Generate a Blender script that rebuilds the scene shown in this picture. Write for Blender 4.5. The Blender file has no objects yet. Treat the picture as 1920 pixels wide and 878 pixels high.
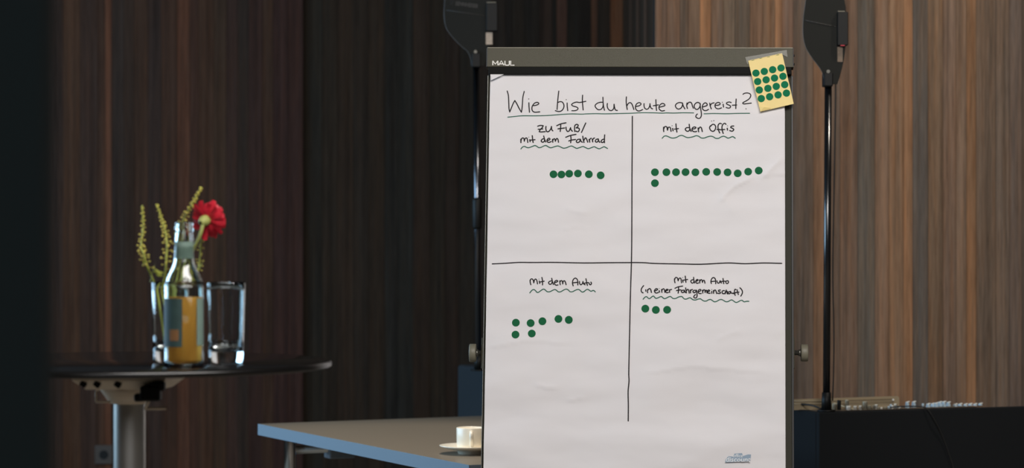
import bpy, bmesh, math, random
from mathutils import Vector, Matrix, noise
random.seed(7)
S = bpy.context.scene
FPX, CX, CY, CAMZ = 4700.0, 960.0, 439.0, 1.31      # focal length in pixels of the 1920x878 frame
COL = S.collection

# ---------------------------------------------------------------- camera
cam = bpy.data.cameras.new('camera'); cam.lens = 36*FPX/1920; cam.sensor_width = 36
cam.clip_start = .05; cam.clip_end = 100
cam.dof.use_dof = True; cam.dof.focus_distance = 5.8; cam.dof.aperture_fstop = 5.0
co = bpy.data.objects.new('camera', cam); COL.objects.link(co)
co.location = (0, 0, CAMZ); co.rotation_euler = (math.pi/2, 0, 0)
S.camera = co

# ---------------------------------------------------------------- world, lights, exposure
w = bpy.data.worlds.new('world'); S.world = w; w.use_nodes = True
w.node_tree.nodes['Background'].inputs[0].default_value = (.55, .62, .68, 1)
w.node_tree.nodes['Background'].inputs[1].default_value = .0
vs = S.view_settings
S.display_settings.display_device = 'sRGB'
vs.view_transform = 'Standard'; vs.look = 'None'; vs.gamma = 1; vs.use_curve_mapping = False
vs.exposure = 0.0

def area(name, loc, target, sx, sy, power, col, spread=180):
    l = bpy.data.lights.new(name, 'AREA'); l.shape = 'RECTANGLE'; l.size = sx; l.size_y = sy
    l.energy = power; l.color = col; l.spread = math.radians(spread)
    o = bpy.data.objects.new(name, l); COL.objects.link(o); o.location = loc
    o.rotation_euler = (Vector(target)-Vector(loc)).to_track_quat('-Z', 'Y').to_euler()
    return o
def spot(name, loc, target, power, col, ang, blend=.6, rad=.08):
    l = bpy.data.lights.new(name, 'SPOT'); l.energy = power; l.color = col
    l.spot_size = math.radians(ang); l.spot_blend = blend; l.shadow_soft_size = rad
    o = bpy.data.objects.new(name, l); COL.objects.link(o); o.location = loc
    o.rotation_euler = (Vector(target)-Vector(loc)).to_track_quat('-Z', 'Y').to_euler()
    return o
WARM = (1.0, .90, .78)
area('ceiling_softbox', (.6, 2.9, 3.3), (.35, 5.8, 1.0), 2.4, 1.2, 165, (1, .95, .91))
area('window_daylight', (-3.9, 7.2, 1.9), (0, 7.2, 1.2), 4.6, 1.9, 175, (.46, .73, 1.0))
area('rear_fill', (.3, -1.2, 3.33), (.3, 7, 0), 5.0, 1.8, 125, (.97, .97, 1.0))  # unseen fill light added behind the camera to lift the darks
spot('wall_spot_right', (1.7, 6.6, 3.3), (1.45, 8.7, 1.2), 95, WARM, 85)
spot('wall_spot_left', (-1.7, 8.6, 3.3), (-1.75, 11.0, 1.3), 14, WARM, 70)
spot('table_spot', (-.2, 6.5, 3.3), (-.3, 6.8, .7), 215, WARM, 48)

# ---------------------------------------------------------------- helpers
def lin(c):
    return tuple(((v/255)/12.92 if v/255 <= .04045 else ((v/255+.055)/1.055)**2.4) for v in c)
def mat(name, rgb, rough=.6, metal=0, bump=0, bscale=60, var=0, spec=.5, **kw):
    m = bpy.data.materials.new(name); m.use_nodes = True
    nt = m.node_tree; b = nt.nodes['Principled BSDF']
    c = lin(rgb); b.inputs['Base Color'].default_value = (*c, 1)
    b.inputs['Roughness'].default_value = rough; b.inputs['Metallic'].default_value = metal
    b.inputs['Specular IOR Level'].default_value = spec
    for k, v in kw.items(): b.inputs[k.replace('_', ' ')].default_value = v
    tc = nt.nodes.new('ShaderNodeTexCoord')
    n = nt.nodes.new('ShaderNodeTexNoise'); n.inputs['Scale'].default_value = bscale
    n.inputs['Detail'].default_value = 4
    nt.links.new(tc.outputs['Object'], n.inputs['Vector'])
    if var:
        mx = nt.nodes.new('ShaderNodeMix'); mx.data_type = 'RGBA'
        mx.inputs['A'].default_value = (*[x*(1-var) for x in c], 1)
        mx.inputs['B'].default_value = (*[min(1, x*(1+var)) for x in c], 1)
        nt.links.new(n.outputs['Fac'], mx.inputs['Factor']); nt.links.new(mx.outputs['Result'], b.inputs['Base Color'])
    if bump:
        bp = nt.nodes.new('ShaderNodeBump'); bp.inputs['Strength'].default_value = bump
        bp.inputs['Distance'].default_value = .002
        nt.links.new(n.outputs['Fac'], bp.inputs['Height']); nt.links.new(bp.outputs['Normal'], b.inputs['Normal'])
    return m

class MB:
    def __init__(s): s.v = []; s.f = []; s.sm = []
    def add(s, vs_, fs, smooth=False):
        n = len(s.v); s.v += [tuple(v) for v in vs_]
        for f in fs: s.f.append([i+n for i in f]); s.sm.append(smooth)
        return s
    def box(s, c, h, M=None):
        c = Vector(c); pts = []
        for z in (-1, 1):
            for y in (-1, 1):
                for x in (-1, 1):
                    d = Vector((x*h[0], y*h[1], z*h[2])); pts.append(c+(M @ d if M else d))
        return s.add(pts, [(0,2,3,1),(4,5,7,6),(0,1,5,4),(2,6,7,3),(0,4,6,2),(1,3,7,5)])
    def tube(s, path, r, n=12, cap=True):
        path = [Vector(p) for p in path]; rs = r if isinstance(r, (list, tuple)) else [r]*len(path)
        pts = []; fs = []; L = len(path); ref = None
        for i, p in enumerate(path):
            t = (path[min(i+1, L-1)]-path[max(i-1, 0)]).normalized()
            if ref is None:
                ref = t.orthogonal().normalized()
            ref = (ref - t*ref.dot(t)).normalized(); q = t.cross(ref)
            for k in range(n):
                a = 2*math.pi*k/n; pts.append(p+(ref*math.cos(a)+q*math.sin(a))*rs[i])
        for i in range(L-1):
            for k in range(n):
                fs.append((i*n+k, i*n+(k+1)%n, (i+1)*n+(k+1)%n, (i+1)*n+k))
        s.add(pts, fs, True)
        if cap:
            m = len(s.v)-len(pts)
            s.f.append([m+k for k in range(n)][::-1]); s.sm.append(False)
            s.f.append([m+(L-1)*n+k for k in range(n)]); s.sm.append(False)
        return s
    def lathe(s, prof, c=(0,0,0), n=48, a0=0, a1=2*math.pi, smooth=True):
        c = Vector(c); pts = []; fs = []; full = abs(a1-a0-2*math.pi) < 1e-6; m = n if full else n+1
        for r, z in prof:
            for k in range(m):
                a = a0+(a1-a0)*k/n; pts.append(c+Vector((r*math.cos(a), r*math.sin(a), z)))
        for i in range(len(prof)-1):
            for k in range(n):
                k2 = (k+1) % m
                fs.append((i*m+k, i*m+k2, (i+1)*m+k2, (i+1)*m+k))
        return s.add(pts, fs, smooth)
    def ball(s, c, r, n=8, m=6):
        prof = [(max(1e-5, r*math.sin(math.pi*i/m)), -r*math.cos(math.pi*i/m)) for i in range(m+1)]
        return s.lathe(prof, c, n)
    def build(s, name, m, parent=None, bevel=0, seg=2, kind=None, label=None):
        me = bpy.data.meshes.new(name); me.from_pydata(s.v, [], s.f); me.update()
        me.polygons.foreach_set('use_smooth', s.sm)
        bm = bmesh.new(); bm.from_mesh(me); bmesh.ops.remove_doubles(bm, verts=bm.verts, dist=2e-6)
        bmesh.ops.recalc_face_normals(bm, faces=bm.faces)
        if bevel:
            es = [e for e in bm.edges if len(e.link_faces) == 2 and e.calc_face_angle(0) > .6]
            bmesh.ops.bevel(bm, geom=es, offset=bevel, segments=seg, affect='EDGES', profile=.5)
        bm.to_mesh(me); bm.free()
        me.materials.append(m)
        return link(name, me, parent, kind, label)
def link(name, me, parent=None, kind=None, label=None):
    o = bpy.data.objects.new(name, me); COL.objects.link(o)
    if parent:
        o.parent = parent
        # geometry is given in world space: undo the translation of the whole chain
        off = Vector(); p = parent
        while p: off += Vector(p.location); p = p.parent
        o.location = -off
    if kind: o['kind'] = kind
    if label: o['label'] = label
    return o
def thing(name, label, cat, loc=(0,0,0), group=None):
    o = bpy.data.objects.new(name, None); COL.objects.link(o); o.location = loc; o.empty_display_size = .05
    o['label'] = label; o['category'] = cat
    if group: o['group'] = group
    return o
def tag(o, label, cat, group=None):
    o['label'] = label; o['category'] = cat
    if group: o['group'] = group
    return o
def at(px, py, d):                     # a point at depth d
    return Vector(((px-CX)/FPX*d, d, CAMZ-(py-CY)/FPX*d))
def on_z(px, py, z):                   # the point of a horizontal surface at height z
    return at(px, py, (CAMZ-z)*FPX/(py-CY))
def rotz(a): return Matrix.Rotation(a, 3, 'Z')
def catmull(P, k=5):
    P = [Vector(p) for p in P]
    if len(P) < 3: return P
    Q = [P[0]*2-P[1]]+P+[P[-1]*2-P[-2]]; out = []
    for i in range(1, len(Q)-2):
        a, b, c, d = Q[i-1], Q[i], Q[i+1], Q[i+2]
        for j in range(k):
            t = j/k
            out.append(.5*((2*b)+(c-a)*t+(2*a-5*b+4*c-d)*t*t+(3*b-a-3*c+d)*t**3))
    out.append(P[-1]); return out

# ---------------------------------------------------------------- materials
M_floor = mat('greige_carpet', (128, 116, 102), .95, bump=.4, bscale=400)
M_plaster = mat('dark_plaster', (70, 66, 62), .9, bump=.1)
M_ceil = mat('ceiling_paint', (60, 58, 56), .9)
M_pillar = mat('black_green_paint', (29, 37, 38), .85, bump=.05, spec=.1)
M_gap = mat('wall_substrate', (20, 18, 17), .9)
M_frame_metal = mat('anthracite_lacquer', (66, 63, 47), .55, .15, bump=.25, bscale=900, var=.12)
M_dark_strip = mat('black_plastic_strip', (16, 16, 14), .7, bump=.1, bscale=500, spec=.15)
M_board = mat('shaded_board_lacquer', (52, 51, 42), .6, bump=.25, bscale=900, var=.12, spec=.2)  # darker than the header lacquer: shade of the recessed board put into the colour
M_edge = mat('brushed_edge', (122, 118, 104), .5, .3)
M_side = mat('frame_side_black', (28, 28, 27), .5)
M_steel = mat('grey_steel', (120, 118, 110), .35, .8)
M_knob = mat('knob_plastic', (112, 108, 92), .5, bump=.1)
M_white_print = mat('white_print', (235, 232, 225), .6)
M_ink = mat('black_marker_ink', (44, 41, 43), .8, spec=.05)
M_green_ink = mat('green_marker_ink', (48, 98, 80), .8, spec=.1)
M_dot = mat('green_dot_sticker', (24, 96, 60), .7, spec=.12, var=.10, bscale=300)
M_dot_pad = mat('green_dot_on_sheet', (14, 112, 74), .7, spec=.12, var=.12, bscale=300)
M_pad = mat('yellow_release_paper', (236, 212, 140), .6, var=.05, bscale=40)
M_tabletop = mat('grey_laminate', (124, 113, 98), .42, bump=.05, bscale=900, var=.08)
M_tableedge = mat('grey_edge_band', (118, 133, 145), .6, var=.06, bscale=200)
M_chrome = mat('chrome', (200, 200, 200), .13, 1)
M_blueplastic = mat('grey_plastic_fitting', (120, 130, 140), .5)
M_china = mat('white_porcelain', (252, 242, 222), .2)
M_round = mat('black_gloss_tabletop', (22, 20, 19), .12, spec=.5)
M_round_edge = mat('tabletop_rim_lacquer', (12, 11, 10), .28, spec=.5)
M_alu = mat('brushed_aluminium', (196, 194, 188), .38, .85, bump=.05)
M_cast = mat('cast_grey_metal', (215, 202, 182), .5, .1)
M_black = mat('black_plastic', (15, 15, 14), .5, bump=.08, bscale=600, spec=.25)
M_antenna = mat('antenna_matt_black', (25, 26, 22), .6, bump=.12, bscale=900, spec=.2)
M_highlight_teeth = mat('grey_highlight_and_teeth', (84, 88, 90), .4)  # grey for the painted edge highlights and the ridge teeth
M_label_brown = mat('brown_type_label', (120, 102, 84), .6, var=.5, bscale=220)
M_antenna_print = mat('grey_print', (62, 58, 54), .6)
M_pole = mat('satin_black_tube', (16, 17, 19), .22, 0, spec=.9)
M_case = mat('black_case_cover', (29, 31, 33), .9, bump=.3, bscale=700, spec=.12)
M_case_blue = mat('dark_box_carpet', (38, 43, 47), .85, bump=.3, bscale=700, spec=.2)
M_beige = mat('beige_metal_panel', (170, 154, 126), .5, .2, bump=.1, bscale=300)
M_cap = mat('pale_blue_fader_cap', (176, 196, 208), .4)
M_capwhite = mat('white_fader_cap', (232, 232, 224), .4)
M_greyknob = mat('grey_pot_knob', (150, 146, 128), .5)
M_label = mat('pale_type_label', (190, 170, 150), .6, var=.35, bscale=160)
M_red = mat('red_led_cap', (190, 30, 50), .4)
M_cable = mat('black_cable_sheath', (30, 29, 28), .6)
M_palecable = mat('pale_cable_sheath', (190, 184, 160), .5)
M_socket = mat('socket_plastic', (62, 52, 44), .5)
M_stem = mat('green_stem', (150, 156, 60), .6, var=.2, bscale=60)
M_bud = mat('olive_buds', (196, 182, 78), .6, var=.3, bscale=90)
M_petal = mat('crimson_petal', (190, 24, 44), .55, var=.35, bscale=50)
M_calyx = mat('pale_green_calyx', (150, 156, 84), .6)
M_label_green = mat('grey_green_bottle_label', (112, 134, 124), .6, var=.15, bscale=30)
M_label_dark = mat('dark_green_bottle_label', (44, 66, 64), .6, var=.3, bscale=60)
M_logo = mat('blue_grey_logo_print', (138, 158, 176), .6)
M_logo_w = mat('pale_logo_print', (222, 224, 226), .6)

def glassmat(name, col, rough=0, ior=1.47):
    m = bpy.data.materials.new(name); m.use_nodes = True; nt = m.node_tree
    b = nt.nodes['Principled BSDF']; b.inputs['Base Color'].default_value = (*col, 1)
    b.inputs['Transmission Weight'].default_value = 1; b.inputs['Roughness'].default_value = rough
    b.inputs['IOR'].default_value = ior
    return m
M_glass = glassmat('clear_glass', (.93, .97, .97))
M_bottle = glassmat('bottle_glass', (.88, .95, .92))
M_drink = glassmat('amber_drink', (.95, .62, .16), .05, 1.34)
m = M_drink; b = m.node_tree.nodes['Principled BSDF']; b.inputs['Transmission Weight'].default_value = .35
b.inputs['Base Color'].default_value = (*lin((238, 172, 78)), 1)
M_tape = bpy.data.materials.new('clear_tape'); M_tape.use_nodes = True
b = M_tape.node_tree.nodes['Principled BSDF']; b.inputs['Base Color'].default_value = (*lin((180, 180, 168)), 1)
b.inputs['Alpha'].default_value = .22; b.inputs['Roughness'].default_value = .25

# wood: one shader, every plank carries its own colour in Object Info
M_wood = bpy.data.materials.new('smoked_wood_veneer'); M_wood.use_nodes = True
nt = M_wood.node_tree; b = nt.nodes['Principled BSDF']; N = nt.nodes.new; Lk = nt.links.new
oi = N('ShaderNodeObjectInfo'); tc = N('ShaderNodeTexCoord')
off = N('ShaderNodeVectorMath'); off.operation = 'MULTIPLY_ADD'
off.inputs[1].default_value = (1, 1, 1)
cx = N('ShaderNodeCombineXYZ'); ml = N('ShaderNodeMath'); ml.operation = 'MULTIPLY'; ml.inputs[1].default_value = 37
Lk(oi.outputs['Random'], ml.inputs[0]); Lk(ml.outputs[0], cx.inputs[0]); Lk(ml.outputs[0], cx.inputs[2])
Lk(tc.outputs['Object'], off.inputs[0]); Lk(cx.outputs[0], off.inputs[2])
def stretched(sc, zs, detail):
    mp = N('ShaderNodeMapping'); mp.inputs['Scale'].default_value = (sc, sc, zs)
    n = N('ShaderNodeTexNoise'); n.inputs['Scale'].default_value = 1; n.inputs['Detail'].default_value = detail
    n.inputs['Distortion'].default_value = .4
    Lk(off.outputs[0], mp.inputs[0]); Lk(mp.outputs[0], n.inputs['Vector']); return n
n1 = stretched(40, .8, 3); n2 = stretched(170, 6, 6); n3 = stretched(420, 16, 3)
a1 = N('ShaderNodeMath'); a1.operation = 'MULTIPLY_ADD'; a1.inputs[1].default_value = 1.5
a2 = N('ShaderNodeMath'); a2.operation = 'MULTIPLY_ADD'; a2.inputs[1].default_value = 1.1
a3 = N('ShaderNodeMath'); a3.operation = 'MULTIPLY_ADD'; a3.inputs[1].default_value = .7
a3.inputs[2].default_value = -.68
Lk(n1.outputs['Fac'], a1.inputs[0]); Lk(n2.outputs['Fac'], a2.inputs[0]); Lk(n3.outputs['Fac'], a3.inputs[0])
Lk(a3.outputs[0], a2.inputs[2]); Lk(a2.outputs[0], a1.inputs[2])
hue = N('ShaderNodeMix'); hue.data_type = 'RGBA'; hue.blend_type = 'MULTIPLY'; hue.inputs['B'].default_value = (1.12, .97, .84, 1)
n4 = stretched(75, 2.6, 4); ra = N('ShaderNodeMapRange'); ra.inputs['From Min'].default_value = .40; ra.inputs['From Max'].default_value = .68
Lk(n4.outputs['Fac'], ra.inputs['Value']); Lk(ra.outputs['Result'], hue.inputs['Factor']); Lk(oi.outputs['Color'], hue.inputs['A'])
mx = N('ShaderNodeVectorMath'); mx.operation = 'SCALE'
Lk(hue.outputs['Result'], mx.inputs[0]); Lk(a1.outputs[0], mx.inputs['Scale']); Lk(mx.outputs[0], b.inputs['Base Color'])
b.inputs['Roughness'].default_value = .6; b.inputs['Specular IOR Level'].default_value = .08
bp = N('ShaderNodeBump'); bp.inputs['Strength'].default_value = .25; bp.inputs['Distance'].default_value = .002
Lk(n2.outputs['Fac'], bp.inputs['Height']); Lk(bp.outputs['Normal'], b.inputs['Normal'])

# ---------------------------------------------------------------- room shell
CEILZ = 3.4
Y_R, Y_L, Y_M = 8.70, 11.0, 11.03                     # projecting wall, left wall, recess between them
X_ML = (568-CX)/FPX*Y_L; X_MR = (1228-CX)/FPX*Y_R
def slab(name, c, h, m): return MB().box(c, h).build(name, m, kind='structure')
slab('floor', (0, 4.3, -.05), (4.3, 8.3, .05), M_floor)
slab('ceiling', (0, 4.3, CEILZ+.05), (4.3, 8.3, .05), M_ceil)
slab('wall_front', (0, -3.95, 1.7), (4.2, .05, 1.7), M_plaster)
slab('wall_right', (4.05, 4.3, 1.7), (.05, 8.2, 1.7), M_plaster)
wl = MB()
wl.box((-4.05, .4, 1.7), (.05, 4.4, 1.7)); wl.box((-4.05, 11.05, 1.7), (.05, 1.45, 1.7))
wl.box((-4.05, 7.2, .45), (.05, 2.4, .45)); wl.box((-4.05, 7.2, 3.15), (.05, 2.4, .25))
wl.build('wall_left', M_plaster, kind='structure')
wf = MB()
for y in (4.83, 6.4, 8.0, 9.57): wf.box((-4.0, y, 1.9), (.04, .03, 1.0))
for z in (.93, 2.87): wf.box((-4.0, 7.2, z), (.04, 2.4, .03))
wf.build('window_1', M_steel, kind='structure')
slab('wall_partition', (-.318-.09, 1.72, 1.7), (.09, .02, 1.7), M_pillar)

# plank walls: (right pixel boundary, colour) lists measured along each wall
def plank_wall(name, y, px0, seq, gain, zt=CEILZ, back=.02, sat=.05, tint=(1, 1, 1)):
    xs = [px0]+[p for p, c in seq]
    X = [(p-CX)/FPX*y for p in xs]
    w_ = MB().box(((X[0]+X[-1])/2, y+back+.05, zt/2), ((X[-1]-X[0])/2, .05, zt/2)).build(name, M_gap, kind='structure')
    for i, (p, c) in enumerate(seq):
        a, b_ = X[i]+.0006, X[i+1]-.0006
        jit = random.uniform(-.0015, .0015)
        o = MB().box(((a+b_)/2, y+back/2+jit/2, zt/2), ((b_-a)/2, back/2-jit/2, zt/2-.002)).build('plank', M_wood, w_)
        mean = lin(tuple(sum(q[1][k] for q in seq)/len(seq) for k in range(3))); cc = [.8*v+.2*m_ for v, m_ in zip(lin(c), mean)]; g_ = sum(cc)/3
        o.color = (*[(v*(1-sat)+g_*sat)*gain*wt for v, wt in zip(cc, tint)], 1)
    return w_
rng = random.Random(3)
def filler(p0, p1, cols, wmin=26, wmax=46):
    out = []; p = p0
    while p < p1-wmax: p += rng.uniform(wmin, wmax); out.append((p, rng.choice(cols)))
    out.append((p1, rng.choice(cols))); return out
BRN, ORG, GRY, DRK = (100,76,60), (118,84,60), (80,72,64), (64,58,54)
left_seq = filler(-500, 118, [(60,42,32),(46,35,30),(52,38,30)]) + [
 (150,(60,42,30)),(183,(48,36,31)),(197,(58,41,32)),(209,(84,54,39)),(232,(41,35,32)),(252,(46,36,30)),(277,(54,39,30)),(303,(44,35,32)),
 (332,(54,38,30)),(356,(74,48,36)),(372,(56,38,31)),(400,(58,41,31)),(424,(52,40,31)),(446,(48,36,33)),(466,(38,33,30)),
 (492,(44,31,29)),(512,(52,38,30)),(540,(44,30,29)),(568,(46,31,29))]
mid_seq = [(604,(27,27,25)),(632,(30,26,22)),(662,(36,29,24)),(690,(30,26,23)),(721,(34,28,23)),(745,(26,27,27)),(775,(26,28,28)),  # shade of the recess is put into these plank colours
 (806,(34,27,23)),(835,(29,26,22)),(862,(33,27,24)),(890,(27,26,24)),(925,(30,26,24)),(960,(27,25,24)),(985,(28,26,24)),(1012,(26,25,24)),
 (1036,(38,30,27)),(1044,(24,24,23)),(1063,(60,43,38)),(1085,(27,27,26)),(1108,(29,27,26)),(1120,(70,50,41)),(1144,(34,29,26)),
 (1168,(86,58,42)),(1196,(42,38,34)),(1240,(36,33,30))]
right_seq = [(1250,(84,66,56)),(1275,(92,72,60)),(1290,(74,62,54)),(1312,(88,68,54)),(1333,(122,86,58)),(1356,(84,68,58)),
 (1378,(88,74,62)),(1406,(72,64,57)),(1430,(98,74,58)),(1453,(102,78,60)),(1466,(118,84,58)),(1488,(92,72,62)),
 (1525,(76,66,60)),(1547,(106,78,58)),(1575,(90,74,64)),(1608,(92,72,60)),(1640,(72,68,64)),(1666,(106,82,66)),
 (1694,(110,84,64)),(1711,(122,88,62)),(1740,(68,64,62)),(1768,(94,74,58)),(1792,(98,78,66)),(1812,(98,78,64)),
 (1830,(110,80,56)),(1867,(82,68,58)),(1892,(84,72,64)),(1916,(76,66,62))] + filler(1916, 2900, [BRN, ORG, GRY, DRK], 18, 40)
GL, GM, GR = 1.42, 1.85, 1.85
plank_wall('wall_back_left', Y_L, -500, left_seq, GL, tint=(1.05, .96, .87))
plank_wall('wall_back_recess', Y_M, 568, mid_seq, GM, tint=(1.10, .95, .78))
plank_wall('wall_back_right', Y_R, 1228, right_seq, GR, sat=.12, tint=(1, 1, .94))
# the two returns that close the steps of the wall, clad in boards coloured as dark as the shaded recess
def return_wall(name, x, y0, y1, side, cols, gain):
    w_ = MB().box((x+side*.06, (y0+y1)/2+.011, CEILZ/2), (.04, (y1-y0)/2-.011, CEILZ/2)).build(name, M_gap, kind='structure')
    n = len(cols)
    for i, c in enumerate(cols):
        a = y0+.003+(y1-y0-.003)*i/n; b_ = y0+(y1-y0)*(i+1)/n
        o = MB().box((x+side*.01, (a+b_)/2, CEILZ/2), (.0095, (b_-a)/2-.001, CEILZ/2-.002)).build('plank', M_wood, w_)
        o.color = (*[v*gain*wt for v, wt in zip(lin(c), (1.5, 1.12, .92))], 1)
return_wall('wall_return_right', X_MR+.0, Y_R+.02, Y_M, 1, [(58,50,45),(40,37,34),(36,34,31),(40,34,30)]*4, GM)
slab('wall_side', (-4.0+.9, 11.1, 1.7), (1.0, .05, 1.7), M_plaster)

# wall socket low on the left wall
t = thing('wall_socket', 'small dark double frame wall socket low on the brown panelled wall', 'socket', at(195, 853, Y_L-.002))
p = at(195, 853, Y_L-.006)
MB().box(p, (.040, .006, .042)).build('cover_plate', M_socket, t, .003)
MB().tube([p+Vector((0,-.0075,0)), p+Vector((0,-.0055,0))], .02, 20).build('socket_well', M_black, t)

# ---------------------------------------------------------------- flip chart
BO = Vector((-.05021844, 5.82781915, CAMZ+.368268572))     # top left corner of the sheet
BU = Vector((.99813959, -.06070817, -.0056468)); BV = Vector((.01523011, .15857996, .98722867)); BN = -Vector((.05903738, .98547801, -.15920953))
def bp_(u, v, n=0): return BO + BU*u + BV*v + BN*n      # n: towards the viewer
BM = Matrix((BU, -BN, BV)).transposed()                  # local x=u, y=away from viewer, z=v
def board_uv(px, py, n=0):
    d = Vector(((px-CX)/FPX, 1, -(py-CY)/FPX)); o = Vector((0, 0, CAMZ))
    P0 = BO+BN*n; t_ = (P0-o).dot(BN)/d.dot(BN); q = o+d*t_-BO
    return q.dot(BU), q.dot(BV)
def bbox(mb, u0, u1, v0, v1, n0, n1):
    return mb.box(bp_((u0+u1)/2, (v0+v1)/2, (n0+n1)/2), ((u1-u0)/2, (n1-n0)/2, (v1-v0)/2), BM)
HU0, HV1 = board_uv(914.5, 91); HU1 = board_uv(1486, 92)[0]
HVm = board_uv(1200, 128)[1]; HVb = board_uv(1200, 141.5)[1]
fl = thing('flip_chart_stand', 'dark grey metal flip chart easel holding the big white written sheet', 'flip chart', (bp_(.34, 0).x, 5.6, 0))
PW = .68; UB1 = board_uv(1485.5, 500)[0]; UB0 = -.0042; VBOT = -1.04
bbox(MB(), UB0, UB1, VBOT, HVm, -.016, -.004).build('board', M_board, fl, .0015)
bbox(MB(), UB0-.0022, UB0-.0004, VBOT, HVb, -.017, .0005).build('left_rail', M_steel, fl, .0006)
bbox(MB(), UB1-.0015, UB1+.003, VBOT, HVb, -.017, -.0005).build('right_rail', M_side, fl, .0006)
bbox(MB(), HU0, HU1, HVm, HV1-.0022, -.018, .013).build('header_bar', M_frame_metal, fl, .001)
bbox(MB(), HU0, HU1, HV1-.0024, HV1, -.018, .0135).build('top_edge', M_edge, fl, .0005, label='bright bare metal top edge')
bbox(MB(), HU0+.004, HU1-.003, HVb, HVm+.001, -.003, .0125).build('clamp_strip', M_dark_strip, fl, .0015, label='black clamp strip under the header')
bbox(MB(), HU1-.0005, HU1+.0018, HVm, HV1-.001, -.018, .012).build('end_cap', M_side, fl, .0005)
bbox(MB(), HU0-.0018, HU0+.0005, HVm, HV1-.001, -.018, .012).build('end_cap', M_side, fl, .0005)
for v in (HV1-.016, HVm+.010):
    MB().tube([bp_(HU1+.001, v, 0), bp_(HU1+.0045, v, 0)], .0028, 10).build('screw', M_side, fl)
bbox(MB(), 0.0, PW, VBOT-.03, VBOT, -.02, .06).build('pen_tray', M_frame_metal, fl, .002)
# legs: two run down behind the board, two splay out behind
vf = -(BO.z)/BV.z
for u in (.03, PW-.02):
    MB().tube([bp_(u, -.35, -.032), bp_(u, vf+.012, -.032)], .012, 14).build('leg', M_steel, fl)
    top = bp_(u+(.02 if u < .3 else -.02), HVm-.03, -.035); foot = Vector((top.x, top.y+.30, .008))
    MB().tube([top, foot], .011, 14).build('leg', M_steel, fl)
def knob(side, ku, pxs, y0, y1):
    uc = board_uv(pxs[0], 661.5, -.03)[0]; v = board_uv(pxs[0], (y0+y1)/2, -.03)[1]
    ua = board_uv(pxs[1], 661.5, -.03)[0]; ub = board_uv(pxs[2], 661.5, -.03)[0]; uh = ku
    R_ = (y1-y0)/2*5.8/FPX
    k = MB(); a, c = bp_(uc, v, -.03), bp_(ua, v, -.03); dd = (c-a)
    k.tube([a, a+dd*.02, a+dd*.12, a+dd*.88, a+dd*.98, c], [R_*.86, R_*.95, R_, R_, R_*.95, R_*.86], 28)
    kb = k.build('locking_knob', M_knob, fl)
    MB().tube([c, c+(bp_(ub, v, -.03)-c)*.35, c+(bp_(ub, v, -.03)-c)*.36, bp_(ub, v, -.03)], [.0085, .0075, .0055, .0055], 16).build('threaded_shaft', M_steel, kb)
    lo, hi = sorted((ub, uh))
    bbox(MB(), lo, hi, v-.037, v+.034, -.045, -.019).build('knob_bracket', M_frame_metal, fl, .001)
knob(-1, board_uv(907, 661, -.03)[0]+.02, (880, 893, 903), 645, 679)
knob(1, board_uv(1486, 661, -.03)[0]-.03, (1515, 1501.5, 1489.5), 646, 678)

# header lettering, drawn as strokes standing a hair proud of the bar
def ribbon(mb, pts, hw, n0, thick=0, uv=False, caps=True, hf=None):
    P = [Vector((p[0], p[1])) for p in pts]; L = len(P)
    def put(q): return bp_(q.x, q.y, n0 + (hf(q.x, q.y) if hf else 0))
    if L == 1:
        P = [P[0], P[0]+Vector((1e-5, 0))]; L = 2
    vs_ = []; fs = []
    for i in range(L):
        t_ = (P[min(i+1, L-1)]-P[max(i-1, 0)]).normalized(); nn = Vector((-t_.y, t_.x))
        vs_ += [put(P[i]-nn*hw), put(P[i]+nn*hw)]
    for i in range(L-1): fs.append((2*i, 2*i+1, 2*i+3, 2*i+2))
    mb.add(vs_, fs)
    if caps:
        for q in (P[0], P[-1]):
            c = [put(q+Vector((math.cos(a)*hw, math.sin(a)*hw))) for a in [k*math.pi/5 for k in range(10)]]
            mb.add(c, [tuple(range(10))])
M_L = {'M': [[(0,1),(0,0)],[(0,1),(.5,.25),(1,1)],[(1,1),(1,0)]],
       'A': [[(0,0),(.5,1),(1,0)],[(.2,.3),(.8,.3)]],
       'U': [[(0,1),(0,.2),(.15,.02),(.5,0),(.85,.02),(1,.2),(1,1)]],
       'L': [[(0,1),(0,0),(1,0)]]}
mb = MB()
for ch, x0, x1 in (('M',924,933.5),('A',935,945),('U',946.8,955),('L',957.5,964.5)):
    for st in M_L[ch]:
        pts = []
        for a, b_ in st:
            u, v = board_uv(x0+(x1-x0)*a, 122.3-(122.3-114)*b_, .0134); pts.append((u, v))
        ribbon(mb, pts, .0012, .0134, caps=False)
mb.build('lettering', M_white_print, fl, label='white wide capitals on the header bar')

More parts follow.
